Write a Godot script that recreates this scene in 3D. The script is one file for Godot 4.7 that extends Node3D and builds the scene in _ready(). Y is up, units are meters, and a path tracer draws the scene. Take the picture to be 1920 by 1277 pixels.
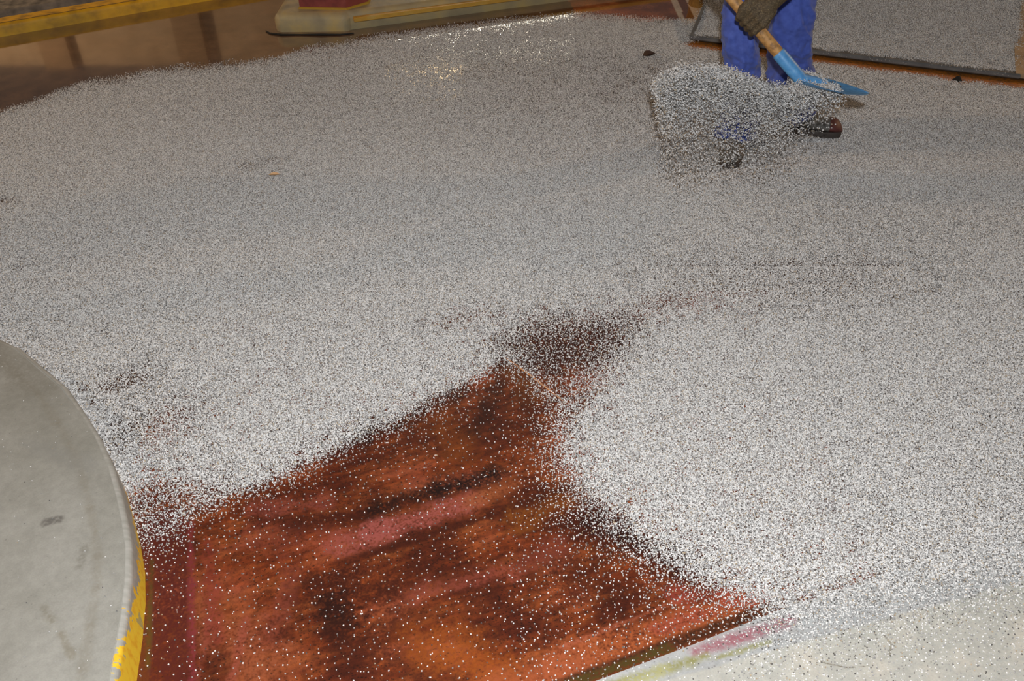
extends Node3D
# A resin-coated yard floor at night, strewn with sand by a worker with a shovel.

var rng := RandomNumberGenerator.new()
var noise := FastNoiseLite.new()
var used := {}

# ---------------------------------------------------------------- helpers
func numbered(called: String) -> String:
	if not used.has(called):
		used[called] = 0
		return called
	used[called] += 1
	return "%s_%03d" % [called, used[called]]

func thing(called: String, label: String, category: String, at := Vector3.ZERO) -> Node3D:
	var o := Node3D.new()
	o.name = numbered(called)
	add_child(o)
	o.position = at
	o.set_meta("label", label)
	o.set_meta("category", category)
	return o

func obj(called: String, mesh: Mesh, m: Material, parent: Node = self) -> MeshInstance3D:
	var o := MeshInstance3D.new()
	o.name = numbered(called) if parent == self else called
	o.mesh = mesh
	o.material_override = m
	o.cast_shadow = GeometryInstance3D.SHADOW_CASTING_SETTING_ON
	parent.add_child(o, true)
	return o

func tag(o: Node, label: String, category: String) -> void:
	o.set_meta("label", label)
	o.set_meta("category", category)

func mat(c: Color, rough := 0.8, metal := 0.0) -> StandardMaterial3D:
	var m := StandardMaterial3D.new()
	m.albedo_color = c
	m.roughness = rough
	m.metallic = metal
	return m

func ramp_tex(freq: float, stops: Array, kind := FastNoiseLite.TYPE_SIMPLEX_SMOOTH, octaves := 4, sd := 1, size := 512) -> NoiseTexture2D:
	var n := FastNoiseLite.new()
	n.noise_type = kind
	n.frequency = freq
	n.seed = sd
	n.fractal_octaves = octaves
	var t := NoiseTexture2D.new()
	t.width = size
	t.height = size
	t.seamless = true
	t.noise = n
	var g := Gradient.new()
	var offs := PackedFloat32Array()
	var cols := PackedColorArray()
	for s in stops:
		offs.append(s[0])
		cols.append(s[1])
	g.offsets = offs
	g.colors = cols
	t.color_ramp = g
	return t

func bump_tex(freq: float, sd := 3, octaves := 4) -> NoiseTexture2D:
	return ramp_tex(freq, [[0.0, Color.BLACK], [1.0, Color.WHITE]], FastNoiseLite.TYPE_SIMPLEX_SMOOTH, octaves, sd)

func world_mat(stops: Array, freq: float, per_metre: float, rough: float, bump_cm := 0.0, bump_freq := 0.08, sd := 1) -> StandardMaterial3D:
	var m := mat(Color.WHITE, rough)
	m.albedo_texture = ramp_tex(freq, stops, FastNoiseLite.TYPE_SIMPLEX_SMOOTH, 5, sd)
	m.uv1_triplanar = true
	m.uv1_world_triplanar = true
	m.uv1_scale = Vector3.ONE * per_metre
	if bump_cm > 0.0:
		m.heightmap_enabled = true
		m.heightmap_scale = bump_cm
		m.heightmap_texture = bump_tex(bump_freq, sd + 5)
	return m

# mesh from vertex, index arrays; smooth normals turned along the hints given per vertex (or computed)
func commit(v: PackedVector3Array, idx: PackedInt32Array, flat := false, uv := PackedVector2Array(), col := PackedColorArray(), outward := true) -> ArrayMesh:
	var vv := v
	var uu := uv
	var cc := col
	var ii := idx
	if flat:
		vv = PackedVector3Array()
		uu = PackedVector2Array()
		cc = PackedColorArray()
		ii = PackedInt32Array()
		for k in idx.size():
			vv.append(v[idx[k]])
			if uv.size(): uu.append(uv[idx[k]])
			if col.size(): cc.append(col[idx[k]])
			ii.append(k)
	var n := PackedVector3Array()
	n.resize(vv.size())
	for k in range(0, ii.size(), 3):
		var a := vv[ii[k]]
		var f := (vv[ii[k + 2]] - a).cross(vv[ii[k + 1]] - a)   # clockwise front
		for j in 3: n[ii[k + j]] += f
	for k in n.size(): n[k] = n[k].normalized() if n[k].length_squared() > 1e-20 else Vector3.UP
	var arr := []
	arr.resize(Mesh.ARRAY_MAX)
	arr[Mesh.ARRAY_VERTEX] = vv
	arr[Mesh.ARRAY_NORMAL] = n
	if uu.size(): arr[Mesh.ARRAY_TEX_UV] = uu
	if cc.size(): arr[Mesh.ARRAY_COLOR] = cc
	arr[Mesh.ARRAY_INDEX] = ii
	var m := ArrayMesh.new()
	m.add_surface_from_arrays(Mesh.PRIMITIVE_TRIANGLES, arr)
	return m

# turn every face so that it looks away from the point inside
func oriented(v: PackedVector3Array, idx: PackedInt32Array) -> PackedInt32Array:
	var vol := 0.0
	for k in range(0, idx.size(), 3):
		vol += v[idx[k]].dot(v[idx[k + 1]].cross(v[idx[k + 2]]))
	if vol > 0.0:
		for k in range(0, idx.size(), 3):
			var t := idx[k + 1]
			idx[k + 1] = idx[k + 2]
			idx[k + 2] = t
	return idx

# skin over rings of equal size, closed round and capped at both ends
func loft(rings: Array, flat := false, uv_len := 0.0, caps := true) -> ArrayMesh:
	var v := PackedVector3Array()
	var idx := PackedInt32Array()
	var m: int = rings[0].size()
	for r in rings:
		for p in r: v.append(p)
	for i in rings.size() - 1:
		for j in m:
			var a := i * m + j
			var b := i * m + (j + 1) % m
			idx.append_array([a, b, a + m, b, b + m, a + m])
	if caps:
		for e in [0, rings.size() - 1]:
			var c := Vector3.ZERO
			for p in rings[e]: c += p / m
			var base := v.size()
			v.append(c)
			for p in rings[e]: v.append(p)
			for j in m:
				if e == 0: idx.append_array([base, base + 1 + (j + 1) % m, base + 1 + j])
				else: idx.append_array([base, base + 1 + j, base + 1 + (j + 1) % m])
	return commit(v, oriented(v, idx), flat)

func ring(c: Vector3, dir: Vector3, r: float, n: int, r2 := -1.0, side := Vector3.UP) -> PackedVector3Array:
	dir = dir.normalized()
	var a := side.cross(dir)
	if a.length() < 0.1: a = Vector3.RIGHT.cross(dir)
	a = a.normalized()
	var b := dir.cross(a)
	var out := PackedVector3Array()
	for k in n:
		var t := TAU * k / n
		out.append(c + a * cos(t) * r + b * sin(t) * (r if r2 < 0 else r2))
	return out

func tube(points: Array, radii: Array, n := 20) -> ArrayMesh:
	var rings := []
	for k in points.size():
		var d: Vector3 = points[mini(k + 1, points.size() - 1)] - points[maxi(k - 1, 0)]
		rings.append(ring(points[k], d, radii[k], n))
	return loft(rings)

# upright prism over a floor outline; profile: [inset, height] pairs from foot to top
func prism(outline: Array, profile: Array, flat := false) -> ArrayMesh:
	var n := outline.size()
	var nor := []
	var area := 0.0
	for k in n:
		var a: Vector2 = outline[k]
		var b: Vector2 = outline[(k + 1) % n]
		area += a.x * b.y - b.x * a.y
	for k in n:
		var p: Vector2 = outline[(k + n - 1) % n]
		var c: Vector2 = outline[k]
		var q: Vector2 = outline[(k + 1) % n]
		var n1 := (c - p).normalized().orthogonal()
		var n2 := (q - c).normalized().orthogonal()
		var nn := (n1 + n2).normalized()
		nn /= maxf(0.35, nn.dot(n1))
		nor.append(nn * (1.0 if area > 0 else -1.0))   # points outward
	var test: Vector2 = outline[0] + nor[0] * 0.001
	if Geometry2D.is_point_in_polygon(test, PackedVector2Array(outline)):
		for k in n: nor[k] = -nor[k]
	var v := PackedVector3Array()
	var idx := PackedInt32Array()
	for pr in profile:
		for k in n:
			var p: Vector2 = outline[k] - nor[k] * pr[0]
			v.append(Vector3(p.x, pr[1], p.y))
	for i in profile.size() - 1:
		for j in n:
			var a := i * n + j
			var b := i * n + (j + 1) % n
			idx.append_array([a, b, a + n, b, b + n, a + n])
	for e in [0, profile.size() - 1]:
		var poly := PackedVector2Array()
		for k in n: poly.append(Vector2(v[e * n + k].x, v[e * n + k].z))
		var base := v.size()
		for k in n: v.append(v[e * n + k])
		var tri := Geometry2D.triangulate_polygon(poly)
		for k in range(0, tri.size(), 3):
			var A := v[base + tri[k]]
			var up := (v[base + tri[k + 2]] - A).cross(v[base + tri[k + 1]] - A).y > 0
			# front is clockwise: the normal used in commit() points up for the top
			if up == (e != 0): idx.append_array([base + tri[k], base + tri[k + 1], base + tri[k + 2]])
			else: idx.append_array([base + tri[k], base + tri[k + 2], base + tri[k + 1]])
	# the sides: turn them outward
	var sides := (profile.size() - 1) * n * 6
	var c0 := v[idx[0]]
	var f := (v[idx[2]] - c0).cross(v[idx[1]] - c0)
	if f.dot(Vector3(nor[0].x, 0, nor[0].y)) < 0:
		for k in range(0, sides, 3):
			var t := idx[k + 1]
			idx[k + 1] = idx[k + 2]
			idx[k + 2] = t
	return commit(v, idx, flat)

# box with small chamfers between two corners along free axes
func beam(o: Vector3, ax: Vector3, ay: Vector3, az: Vector3, ch := 0.003) -> ArrayMesh:
	var lx := ax.length()
	var ly := ay.length()
	var lz := az.length()
	var m := prism([Vector2(0, 0), Vector2(lx, 0), Vector2(lx, lz), Vector2(0, lz)], [[ch, 0.0], [0.0, ch], [0.0, ly - ch], [ch, ly]], true)
	var arr := m.surface_get_arrays(0)
	var v: PackedVector3Array = arr[Mesh.ARRAY_VERTEX]
	var idx := PackedInt32Array()
	for k in v.size():
		var p := v[k]
		v[k] = o + ax / lx * p.x + ay / ly * p.y + az / lz * p.z
		idx.append(k)
	return commit(v, oriented(v, idx), true)

# smooth union of tapered capsules, meshed as surface nets
func blend(bones: Array, cell: float, k: float) -> ArrayMesh:
	var lo := Vector3(1e9, 1e9, 1e9)
	var hi := -lo
	for b in bones:
		for e in 2:
			lo = lo.min(b[e] - Vector3.ONE * (b[2 + e] + 3 * cell + k))
			hi = hi.max(b[e] + Vector3.ONE * (b[2 + e] + 3 * cell + k))
	var nx := int((hi.x - lo.x) / cell) + 2
	var ny := int((hi.y - lo.y) / cell) + 2
	var nz := int((hi.z - lo.z) / cell) + 2
	var f := PackedFloat32Array()
	f.resize(nx * ny * nz)
	f.fill(1.0)
	for b in bones:
		var A: Vector3 = b[0]
		var B: Vector3 = b[1]
		var ra: float = b[2]
		var rb: float = b[3]
		var pad := Vector3.ONE * (maxf(ra, rb) + k + 2 * cell)
		var l := ((A.min(B) - pad - lo) / cell).floor().max(Vector3.ZERO)
		var h := ((A.max(B) + pad - lo) / cell).ceil().min(Vector3(nx - 1, ny - 1, nz - 1))
		var AB := B - A
		var inv := 1.0 / maxf(AB.length_squared(), 1e-9)
		for z in range(int(l.z), int(h.z) + 1):
			for y in range(int(l.y), int(h.y) + 1):
				var at := (z * ny + y) * nx
				for x in range(int(l.x), int(h.x) + 1):
					var p := lo + Vector3(x, y, z) * cell - A
					var t := clampf(p.dot(AB) * inv, 0, 1)
					var d := (p - AB * t).length() - lerpf(ra, rb, t)
					var o := f[at + x]
					var w := maxf(k - absf(d - o), 0.0) / k
					f[at + x] = minf(d, o) - w * w * k * 0.25
	var v := PackedVector3Array()
	var idx := PackedInt32Array()
	var where := PackedInt32Array()
	where.resize(nx * ny * nz)
	where.fill(-1)
	var sy := nx
	var sz := nx * ny
	var corner := [0, 1, sy, sy + 1, sz, sz + 1, sz + sy, sz + sy + 1]
	var edges := [[0, 1], [2, 3], [4, 5], [6, 7], [0, 2], [1, 3], [4, 6], [5, 7], [0, 4], [1, 5], [2, 6], [3, 7]]
	for z in nz - 1:
		for y in ny - 1:
			for x in nx - 1:
				var c := (z * ny + y) * nx + x
				var s := 0
				for q in 8:
					if f[c + corner[q]] < 0: s += 1
				if s == 0 or s == 8: continue
				var p := Vector3.ZERO
				var cnt := 0
				for e in edges:
					var fa := f[c + corner[e[0]]]
					var fb := f[c + corner[e[1]]]
					if (fa < 0) != (fb < 0):
						var t := fa / (fa - fb)
						var pa := Vector3(e[0] & 1, (e[0] >> 1) & 1, e[0] >> 2)
						var pb := Vector3(e[1] & 1, (e[1] >> 1) & 1, e[1] >> 2)
						p += pa.lerp(pb, t)
						cnt += 1
				where[c] = v.size()
				v.append(lo + (Vector3(x, y, z) + p / cnt) * cell)
	for z in range(1, nz - 1):
		for y in range(1, ny - 1):
			for x in range(1, nx - 1):
				var c := (z * ny + y) * nx + x
				if where[c] < 0 and where[c - 1] < 0 and where[c - sy] < 0 and where[c - sz] < 0 and where[c - 1 - sy] < 0 and where[c - 1 - sz] < 0 and where[c - sy - sz] < 0: continue
				for ax in 3:
					var st: int = [1, sy, sz][ax]
					var u: int = [sy, sz, 1][ax]
					var w: int = [sz, 1, sy][ax]
					if (f[c] < 0) == (f[c + st] < 0): continue
					var q := [where[c], where[c - u], where[c - u - w], where[c - w]]
					if q.min() < 0: continue
					if f[c] < 0: idx.append_array([q[0], q[2], q[1], q[0], q[3], q[2]])
					else: idx.append_array([q[0], q[1], q[2], q[0], q[2], q[3]])
	return commit(v, oriented(v, idx))

# ---------------------------------------------------------------- where sand lies (metres; x to the right, z towards the viewer)
var bare := PackedVector2Array([Vector2(-1.1, -.80), Vector2(-1.1, -1.14), Vector2(-.90, -1.27), Vector2(-.80, -1.36), Vector2(-.76, -1.41), Vector2(-.67, -1.46), Vector2(-.53, -1.56), Vector2(-.39, -1.66), Vector2(-.26, -1.78), Vector2(-.16, -1.86), Vector2(-.08, -1.93), Vector2(-.02, -1.97), Vector2(.07, -1.89), Vector2(.165, -1.79), Vector2(.16, -1.55), Vector2(.19, -1.46), Vector2(.27, -1.35), Vector2(.39, -1.24), Vector2(.50, -1.19), Vector2(.56, -1.14), Vector2(.56, -1.05), Vector2(.50, -.8)])
var thin := PackedVector2Array([Vector2(0, -1.97), Vector2(-.05, -2.03), Vector2(.04, -2.13), Vector2(.16, -2.17), Vector2(.27, -2.15), Vector2(.36, -2.12), Vector2(.34, -2.03), Vector2(.26, -1.92), Vector2(.19, -1.79), Vector2(.12, -1.74), Vector2(.03, -1.82), Vector2(-.02, -1.92)])
var kerb := PackedVector2Array([Vector2(-.705, -.75), Vector2(-.72, -.86), Vector2(-.738, -.96), Vector2(-.757, -1.053), Vector2(-.779, -1.14), Vector2(-.806, -1.22), Vector2(-.836, -1.285), Vector2(-.872, -1.355), Vector2(-.926, -1.452), Vector2(-.993, -1.55), Vector2(-1.054, -1.626), Vector2(-1.145, -1.733), Vector2(-1.226, -1.802), Vector2(-1.338, -1.897), Vector2(-1.416, -1.94), Vector2(-1.55, -1.99), Vector2(-1.75, -2.03), Vector2(-2.0, -2.04), Vector2(-2.4, -2.02), Vector2(-2.4, -.75)])
var far_x := [-4.0, -3.0, -2.5, -2.23, -2.02, -1.69, -1.4, -1.2, -1.07, -.77, -.56, -.17, .17, .35, .7, .96, 1.2, 4.0]
var far_z := [-2.6, -2.9, -3.35, -3.64, -3.94, -4.12, -4.20, -4.24, -4.39, -4.56, -4.66, -4.8, -4.9, -4.95, -4.89, -4.86, -4.86, -4.86]
# thin places: x, z, half length, half depth, share left, turn
var spots := [
	[-1.03, -3.15, .06, .035, .12, .1], [-.94, -3.21, .055, .03, .12, .1], [-1.87, -2.86, .08, .04, .1, .1], [-.59, -3.33, .05, .03, .15, 0.],
	[-.15, -2.16, .13, .05, .38, .35], [.45, -2.22, .16, .07, .45, .3], [1.06, -3.44, .16, .07, .12, .0], [-1.07, -1.86, .11, .07, .22, .6], [-.94, -1.68, .17, .10, .36, .8], [-.88, -1.40, .12, .10, .30, .9], [-.80, -1.45, .12, .08, .55, .5],
	[.9, -2.36, .50, .17, .40, .1], [.55, -2.5, .25, .14, .8, .1], [1.3, -2.75, .5, .2, .75, 0.], [.0, -3.95, 1.5, .35, .62, .1], [1.1, -3.75, 1.5, .5, .48, 0.], [.6, -4.4, 1.3, .4, .52, 0.], [2.1, -4.02, .08, .05, .2, 0.], [-.3, -4.3, .8, .25, .55, .1]]
var tray_o := Vector2(.934, -4.55)
var tray_e := Vector2(.94, .341)
var tray_b := Vector2(.341, -.94)

func poly_dist(p: Vector2, poly: PackedVector2Array) -> float:
	var d := 1e9
	var n := poly.size()
	for k in n:
		var q := Geometry2D.get_closest_point_to_segment(p, poly[k], poly[(k + 1) % n])
		d = minf(d, p.distance_squared_to(q))
	d = sqrt(d)
	return -d if Geometry2D.is_point_in_polygon(p, poly) else d

func far_edge(x: float) -> float:
	for k in far_x.size() - 1:
		if x <= far_x[k + 1]:
			return lerpf(far_z[k], far_z[k + 1], (x - far_x[k]) / (far_x[k + 1] - far_x[k]))
	return -4.86

func sand_at(p: Vector2) -> float:
	var wob := noise.get_noise_2d(p.x * 900, p.y * 900) * .022 + noise.get_noise_2d(p.x * 260 + 50, p.y * 260) * .03
	var d := 1.0
	if p.x > -1.1 and p.x < .9 and p.y > -2.45:
		var s := poly_dist(p, bare) + wob
		if s < 0: d = minf(d, .007 + (.008 if p.x > .0 else 0.0) + .42 * exp(s / (.024 if p.x < .05 else .040)))
		else: d = minf(d, .43 + .57 * smoothstep(0.0, .07, s))
		s = poly_dist(p, thin) + wob * .5 - .01
		if s < 0: d = minf(d, .06 + .24 * exp(s / .05))
		else: d = minf(d, .30 + .70 * smoothstep(0.0, .10, s))
	for a in spots:
		var q := (p - Vector2(a[0], a[1])).rotated(a[5])
		var r := Vector2(q.x / a[2], q.y / a[3]).length() + wob * 4.0
		if r < 1.6: d *= lerpf(a[4], 1.0, smoothstep(.35, 1.6, r))
	var e := p.y - far_edge(p.x) + wob * 1.5           # beyond the far rim of the sand
	if e < .24: d *= pow(smoothstep(-.12, .24, e), 1.4)
	# by the tray's lip the floor is bare
	var t := (p - tray_o).dot(tray_b)
	var u := (p - tray_o).dot(tray_e)
	if u > -.03 and t > -.105 + wob * .4: d = 0.0
	# the concrete apron at the near right
	var ap := p.y + 1.13 + (p.x - .56) * .27
	if ap > -.03 and p.x > .40: d = minf(d, .02 + .98 * exp(-(maxf(0., ap + .02 + wob * .5)) / (.036 + .022 * p.x)))
	if p.y > -.96 - (p.x - .15) * .37 + .01 and p.x <= .40 and p.x > .1: d = minf(d, .015)
	return d

# ---------------------------------------------------------------- painted ground: an image in metres
class Ground:
	var x0: float
	var z0: float
	var sx: float
	var sz: float
	var w: int
	var h: int
	var c: PackedColorArray
	var n: FastNoiseLite
	func blot(ax: float, az: float, bx: float, bz: float, r: float, col: Color, k: float, rough := .5, soft := .1) -> void:
		var A := Vector2(ax, az)
		var B := Vector2(bx, bz)
		var R := r * 1.9
		var i0 := clampi(int((minf(ax, bx) - R - x0) / sx * w), 0, w)
		var i1 := clampi(int((maxf(ax, bx) + R - x0) / sx * w), 0, w)
		var j0 := clampi(int((minf(az, bz) - R - z0) / sz * h), 0, h)
		var j1 := clampi(int((maxf(az, bz) + R - z0) / sz * h), 0, h)
		for j in range(j0, j1):
			for i in range(i0, i1):
				var p := Vector2(x0 + (i + .5) / w * sx, z0 + (j + .5) / h * sz)
				var d := p.distance_to(Geometry2D.get_closest_point_to_segment(p, A, B)) / r
				d += n.get_noise_2d(p.x * 900, p.y * 900) * rough + n.get_noise_2d(p.x * 3500, p.y * 3500) * rough * .6 + n.get_noise_2d(p.x * 9000, p.y * 9000) * rough * .4
				if d < 1.35:
					c[j * w + i] = c[j * w + i].lerp(col, k * (1.0 - smoothstep(soft, 1.35, d)) * clampf(.9 + n.get_noise_2d(p.x * 12000 + 5, p.y * 12000) * 1.1 + n.get_noise_2d(p.x * 4200 + 5, p.y * 4200) * .6, .15, 1.1))
	func image() -> ImageTexture:
		var b := PackedByteArray()
		b.resize(w * h * 3)
		for k in w * h:
			var q := c[k]
			b[k * 3] = clampi(int(q.r * 255), 0, 255)
			b[k * 3 + 1] = clampi(int(q.g * 255), 0, 255)
			b[k * 3 + 2] = clampi(int(q.b * 255), 0, 255)
		return ImageTexture.create_from_image(Image.create_from_data(w, h, false, Image.FORMAT_RGB8, b))

func ground(x0: float, z0: float, sx: float, sz: float, w: int, h: int) -> Ground:
	var g := Ground.new()
	g.x0 = x0; g.z0 = z0; g.sx = sx; g.sz = sz; g.w = w; g.h = h
	g.n = noise
	g.c = PackedColorArray()
	g.c.resize(w * h)
	return g

func sheet(x0: float, z0: float, sx: float, sz: float, y0: float, y1: float) -> ArrayMesh:
	# a thin slab whose picture lies flat over it
	var v := PackedVector3Array([Vector3(x0, y1, z0), Vector3(x0 + sx, y1, z0), Vector3(x0 + sx, y1, z0 + sz), Vector3(x0, y1, z0 + sz), Vector3(x0, y0, z0), Vector3(x0 + sx, y0, z0), Vector3(x0 + sx, y0, z0 + sz), Vector3(x0, y0, z0 + sz)])
	var uv := PackedVector2Array([Vector2(0, 0), Vector2(1, 0), Vector2(1, 1), Vector2(0, 1), Vector2(0, 0), Vector2(1, 0), Vector2(1, 1), Vector2(0, 1)])
	var idx := PackedInt32Array([0, 1, 2, 0, 2, 3, 4, 6, 5, 4, 7, 6, 0, 4, 5, 0, 5, 1, 1, 5, 6, 1, 6, 2, 2, 6, 7, 2, 7, 3, 3, 7, 4, 3, 4, 0])
	return commit(v, oriented(v, idx), true, uv)

# ---------------------------------------------------------------- sand grains
var ico_v := []
var ico_f := [[0, 11, 5], [0, 5, 1], [0, 1, 7], [0, 7, 10], [0, 10, 11], [1, 5, 9], [5, 11, 4], [11, 10, 2], [10, 7, 6], [7, 1, 8], [3, 9, 4], [3, 4, 2], [3, 2, 6], [3, 6, 8], [3, 8, 9], [4, 9, 5], [2, 4, 11], [6, 2, 10], [8, 6, 7], [9, 8, 1]]

func grain_colour() -> Color:
	var k := rng.randf()
	var g := 0.0
	if k < .50:
		g = rng.randf_range(.62, .90)
		return Color(g, g * .995, g * .98)
	if k < .84:
		g = rng.randf_range(.26, .48)
		return Color(g, g * .985, g * .965)
	if k < .95:
		g = rng.randf_range(.05, .16)
		return Color(g, g * .95, g * .9)
	g = rng.randf_range(.35, .55)
	return Color(g, g * .80, g * .55)

func add_grain(v: PackedVector3Array, n: PackedVector3Array, c: PackedColorArray, at: Vector3, r: float, col: Color) -> void:
	var q := []
	var bs := Basis(Vector3(rng.randfn(), rng.randfn(), rng.randfn()).normalized(), rng.randf() * TAU)
	var sc := Vector3(rng.randf_range(.8, 1.25), rng.randf_range(.7, 1.1), rng.randf_range(.7, 1.0))
	for k in 12:
		q.append(at + bs * (ico_v[k] * sc * (r * rng.randf_range(.8, 1.15))))
	for f in ico_f:
		var a: Vector3 = q[f[0]]
		var b: Vector3 = q[f[1]]
		var d: Vector3 = q[f[2]]
		var nn := (d - a).cross(b - a).normalized()
		if nn.dot((a + b + d) / 3.0 - at) < 0:
			nn = -nn
			var t := b
			b = d
			d = t
		v.append(a); v.append(b); v.append(d)
		n.append(nn); n.append(nn); n.append(nn)
		c.append(col); c.append(col); c.append(col)

func grain_mesh(count: int, spread: float, high: float) -> ArrayMesh:
	var v := PackedVector3Array()
	var n := PackedVector3Array()
	var c := PackedColorArray()
	for k in count:
		var p := Vector3(rng.randfn() * spread, rng.randf() * high, rng.randfn() * spread)
		if count == 1: p = Vector3.ZERO
		add_grain(v, n, c, p, rng.randf_range(.0011, .0021) if count > 1 else .0017, grain_colour() if count > 1 else Color.WHITE)
	var arr := []
	arr.resize(Mesh.ARRAY_MAX)
	arr[Mesh.ARRAY_VERTEX] = v
	arr[Mesh.ARRAY_NORMAL] = n
	arr[Mesh.ARRAY_COLOR] = c
	var m := ArrayMesh.new()
	m.add_surface_from_arrays(Mesh.PRIMITIVE_TRIANGLES, arr)
	return m

func scatter(called: String, mesh: Mesh, where: Array, colours: Array, m: Material, parent: Node) -> MultiMeshInstance3D:
	var mm := MultiMesh.new()
	mm.transform_format = MultiMesh.TRANSFORM_3D
	mm.use_colors = colours.size() > 0
	mm.mesh = mesh
	mm.instance_count = where.size()
	for k in where.size():
		mm.set_instance_transform(k, where[k])
		if colours.size(): mm.set_instance_color(k, colours[k])
	var o := MultiMeshInstance3D.new()
	o.name = called
	o.multimesh = mm
	o.material_override = m
	o.set_meta("kind", "stuff")
	parent.add_child(o, true)
	return o

func loose(at: Vector3, r := -1.0) -> Transform3D:
	var s := rng.randf_range(.65, 1.25) if r < 0 else r
	return Transform3D(Basis(Vector3(rng.randfn(), rng.randfn(), rng.randfn()).normalized(), rng.randf() * TAU).scaled(Vector3.ONE * s), at)

# ---------------------------------------------------------------- lamps
func flood_lamp(at: Vector3, target: Vector3, energy: float, col: Color, label: String, size := Vector2(.42, .30)) -> void:
	var t := thing("flood_lamp", label, "lamp", Vector3(at.x, 0, at.z))
	var steel := mat(Color(.32, .33, .34), .5, .6)
	var dir := (target - at).normalized()
	var top := Vector3(0, at.y, 0)
	var back := top - Vector3(dir.x, 0, dir.z).normalized() * .25
	obj("pole", tube([Vector3(back.x, -.02, back.z), Vector3(back.x, at.y - .2, back.z), Vector3(back.x, at.y, back.z)], [.06, .05, .045]), steel, t)
	var right := dir.cross(Vector3.UP).normalized()
	var up := right.cross(dir)
	obj("housing", beam(top - right * (size.x / 2 + .03) - up * (size.y / 2 + .03) - dir * .20, right * (size.x + .06), up * (size.y + .06), dir * .19, .02), steel, t)
	var lens := mat(col, .3)
	lens.emission_enabled = true
	lens.emission = col
	lens.emission_energy_multiplier = 4.0
	obj("lamp_lens", beam(top - right * size.x / 2 - up * size.y / 2 - dir * .01, right * size.x, up * size.y, dir * .012, .003), lens, t)
	var l := AreaLight3D.new()
	l.name = "flood_light"
	l.area_normalize_energy = true
	l.area_size = size
	l.light_energy = energy
	l.light_color = col
	l.shadow_enabled = true
	l.area_range = 60.0
	t.add_child(l)
	l.look_at_from_position(at + dir * .02, target, Vector3.UP)

# ================================================================ the scene
func _ready() -> void:
	rng.seed = 7
	noise.noise_type = FastNoiseLite.TYPE_SIMPLEX_SMOOTH
	noise.frequency = .01
	noise.seed = 11
	var cam := Camera3D.new()
	cam.name = "camera"
	cam.position = Vector3(0, 1.6, 0)
	cam.rotation_degrees = Vector3(-38, 0, 0)
	cam.fov = 2.0 * rad_to_deg(atan(638.5 / 1663.0))
	cam.near = .05
	add_child(cam)
	cam.current = true
	var env := Environment.new()
	env.background_mode = Environment.BG_COLOR
	env.background_color = Color(.045, .046, .048).linear_to_srgb()
	env.tonemap_mode = Environment.TONE_MAPPER_LINEAR
	env.tonemap_exposure = 1.0
	env.sdfgi_enabled = true
	env.ssao_enabled = true
	env.ssil_enabled = true
	var we := WorldEnvironment.new()
	we.name = "environment"
	we.environment = env
	add_child(we)
	# the photographer's flash, a hand's breadth above the lens
	var flash := SpotLight3D.new()
	flash.name = "camera_flash"
	flash.light_color = Color(.988, .992, 1.0)
	flash.light_energy = 6.5
	flash.light_size = .03
	flash.spot_range = 40
	flash.spot_attenuation = 2
	flash.spot_angle = 60
	flash.spot_angle_attenuation = .6
	flash.shadow_enabled = true
	add_child(flash)
	flash.look_at_from_position(Vector3(.03, 1.78, -.05), Vector3(.1, .1, -2.8), Vector3.UP)
	flood_lamp(Vector3(7.2, 3.4, -5.9), Vector3(.6, 0, -3.6), 14.0, Color(1, .82, .62), "flood lamp on a pole at the right side of the yard")
	flood_lamp(Vector3(-6.0, 3.0, -2.9), Vector3(1.0, 0, -3.6), 9.0, Color(1, .82, .62), "flood lamp on a pole at the left side of the yard")
	flood_lamp(Vector3(-8.6, 2.8, -8.8), Vector3(-4.8, 1.2, -12.6), 22.0, Color(1, .87, .70), "flood lamp on a pole lighting the tan wall")
	flood_lamp(Vector3(-1.5, 4.2, -14.5), Vector3(-.2, 0, -4.2), 2.0, Color(1, .86, .66), "broad flood lamp on a pole far behind the pump island", Vector2(1.3, .5))
	flood_lamp(Vector3(-.6, 4.2, -16.9), Vector3(-.1, 0, -4.6), 13.0, Color(1, .95, .86), "long strip lamp on a pole at the far end", Vector2(3.6, .35))
	setting()
	kerbs()
	tray()
	worker()
	shovel()
	debris()
	sand()

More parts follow.
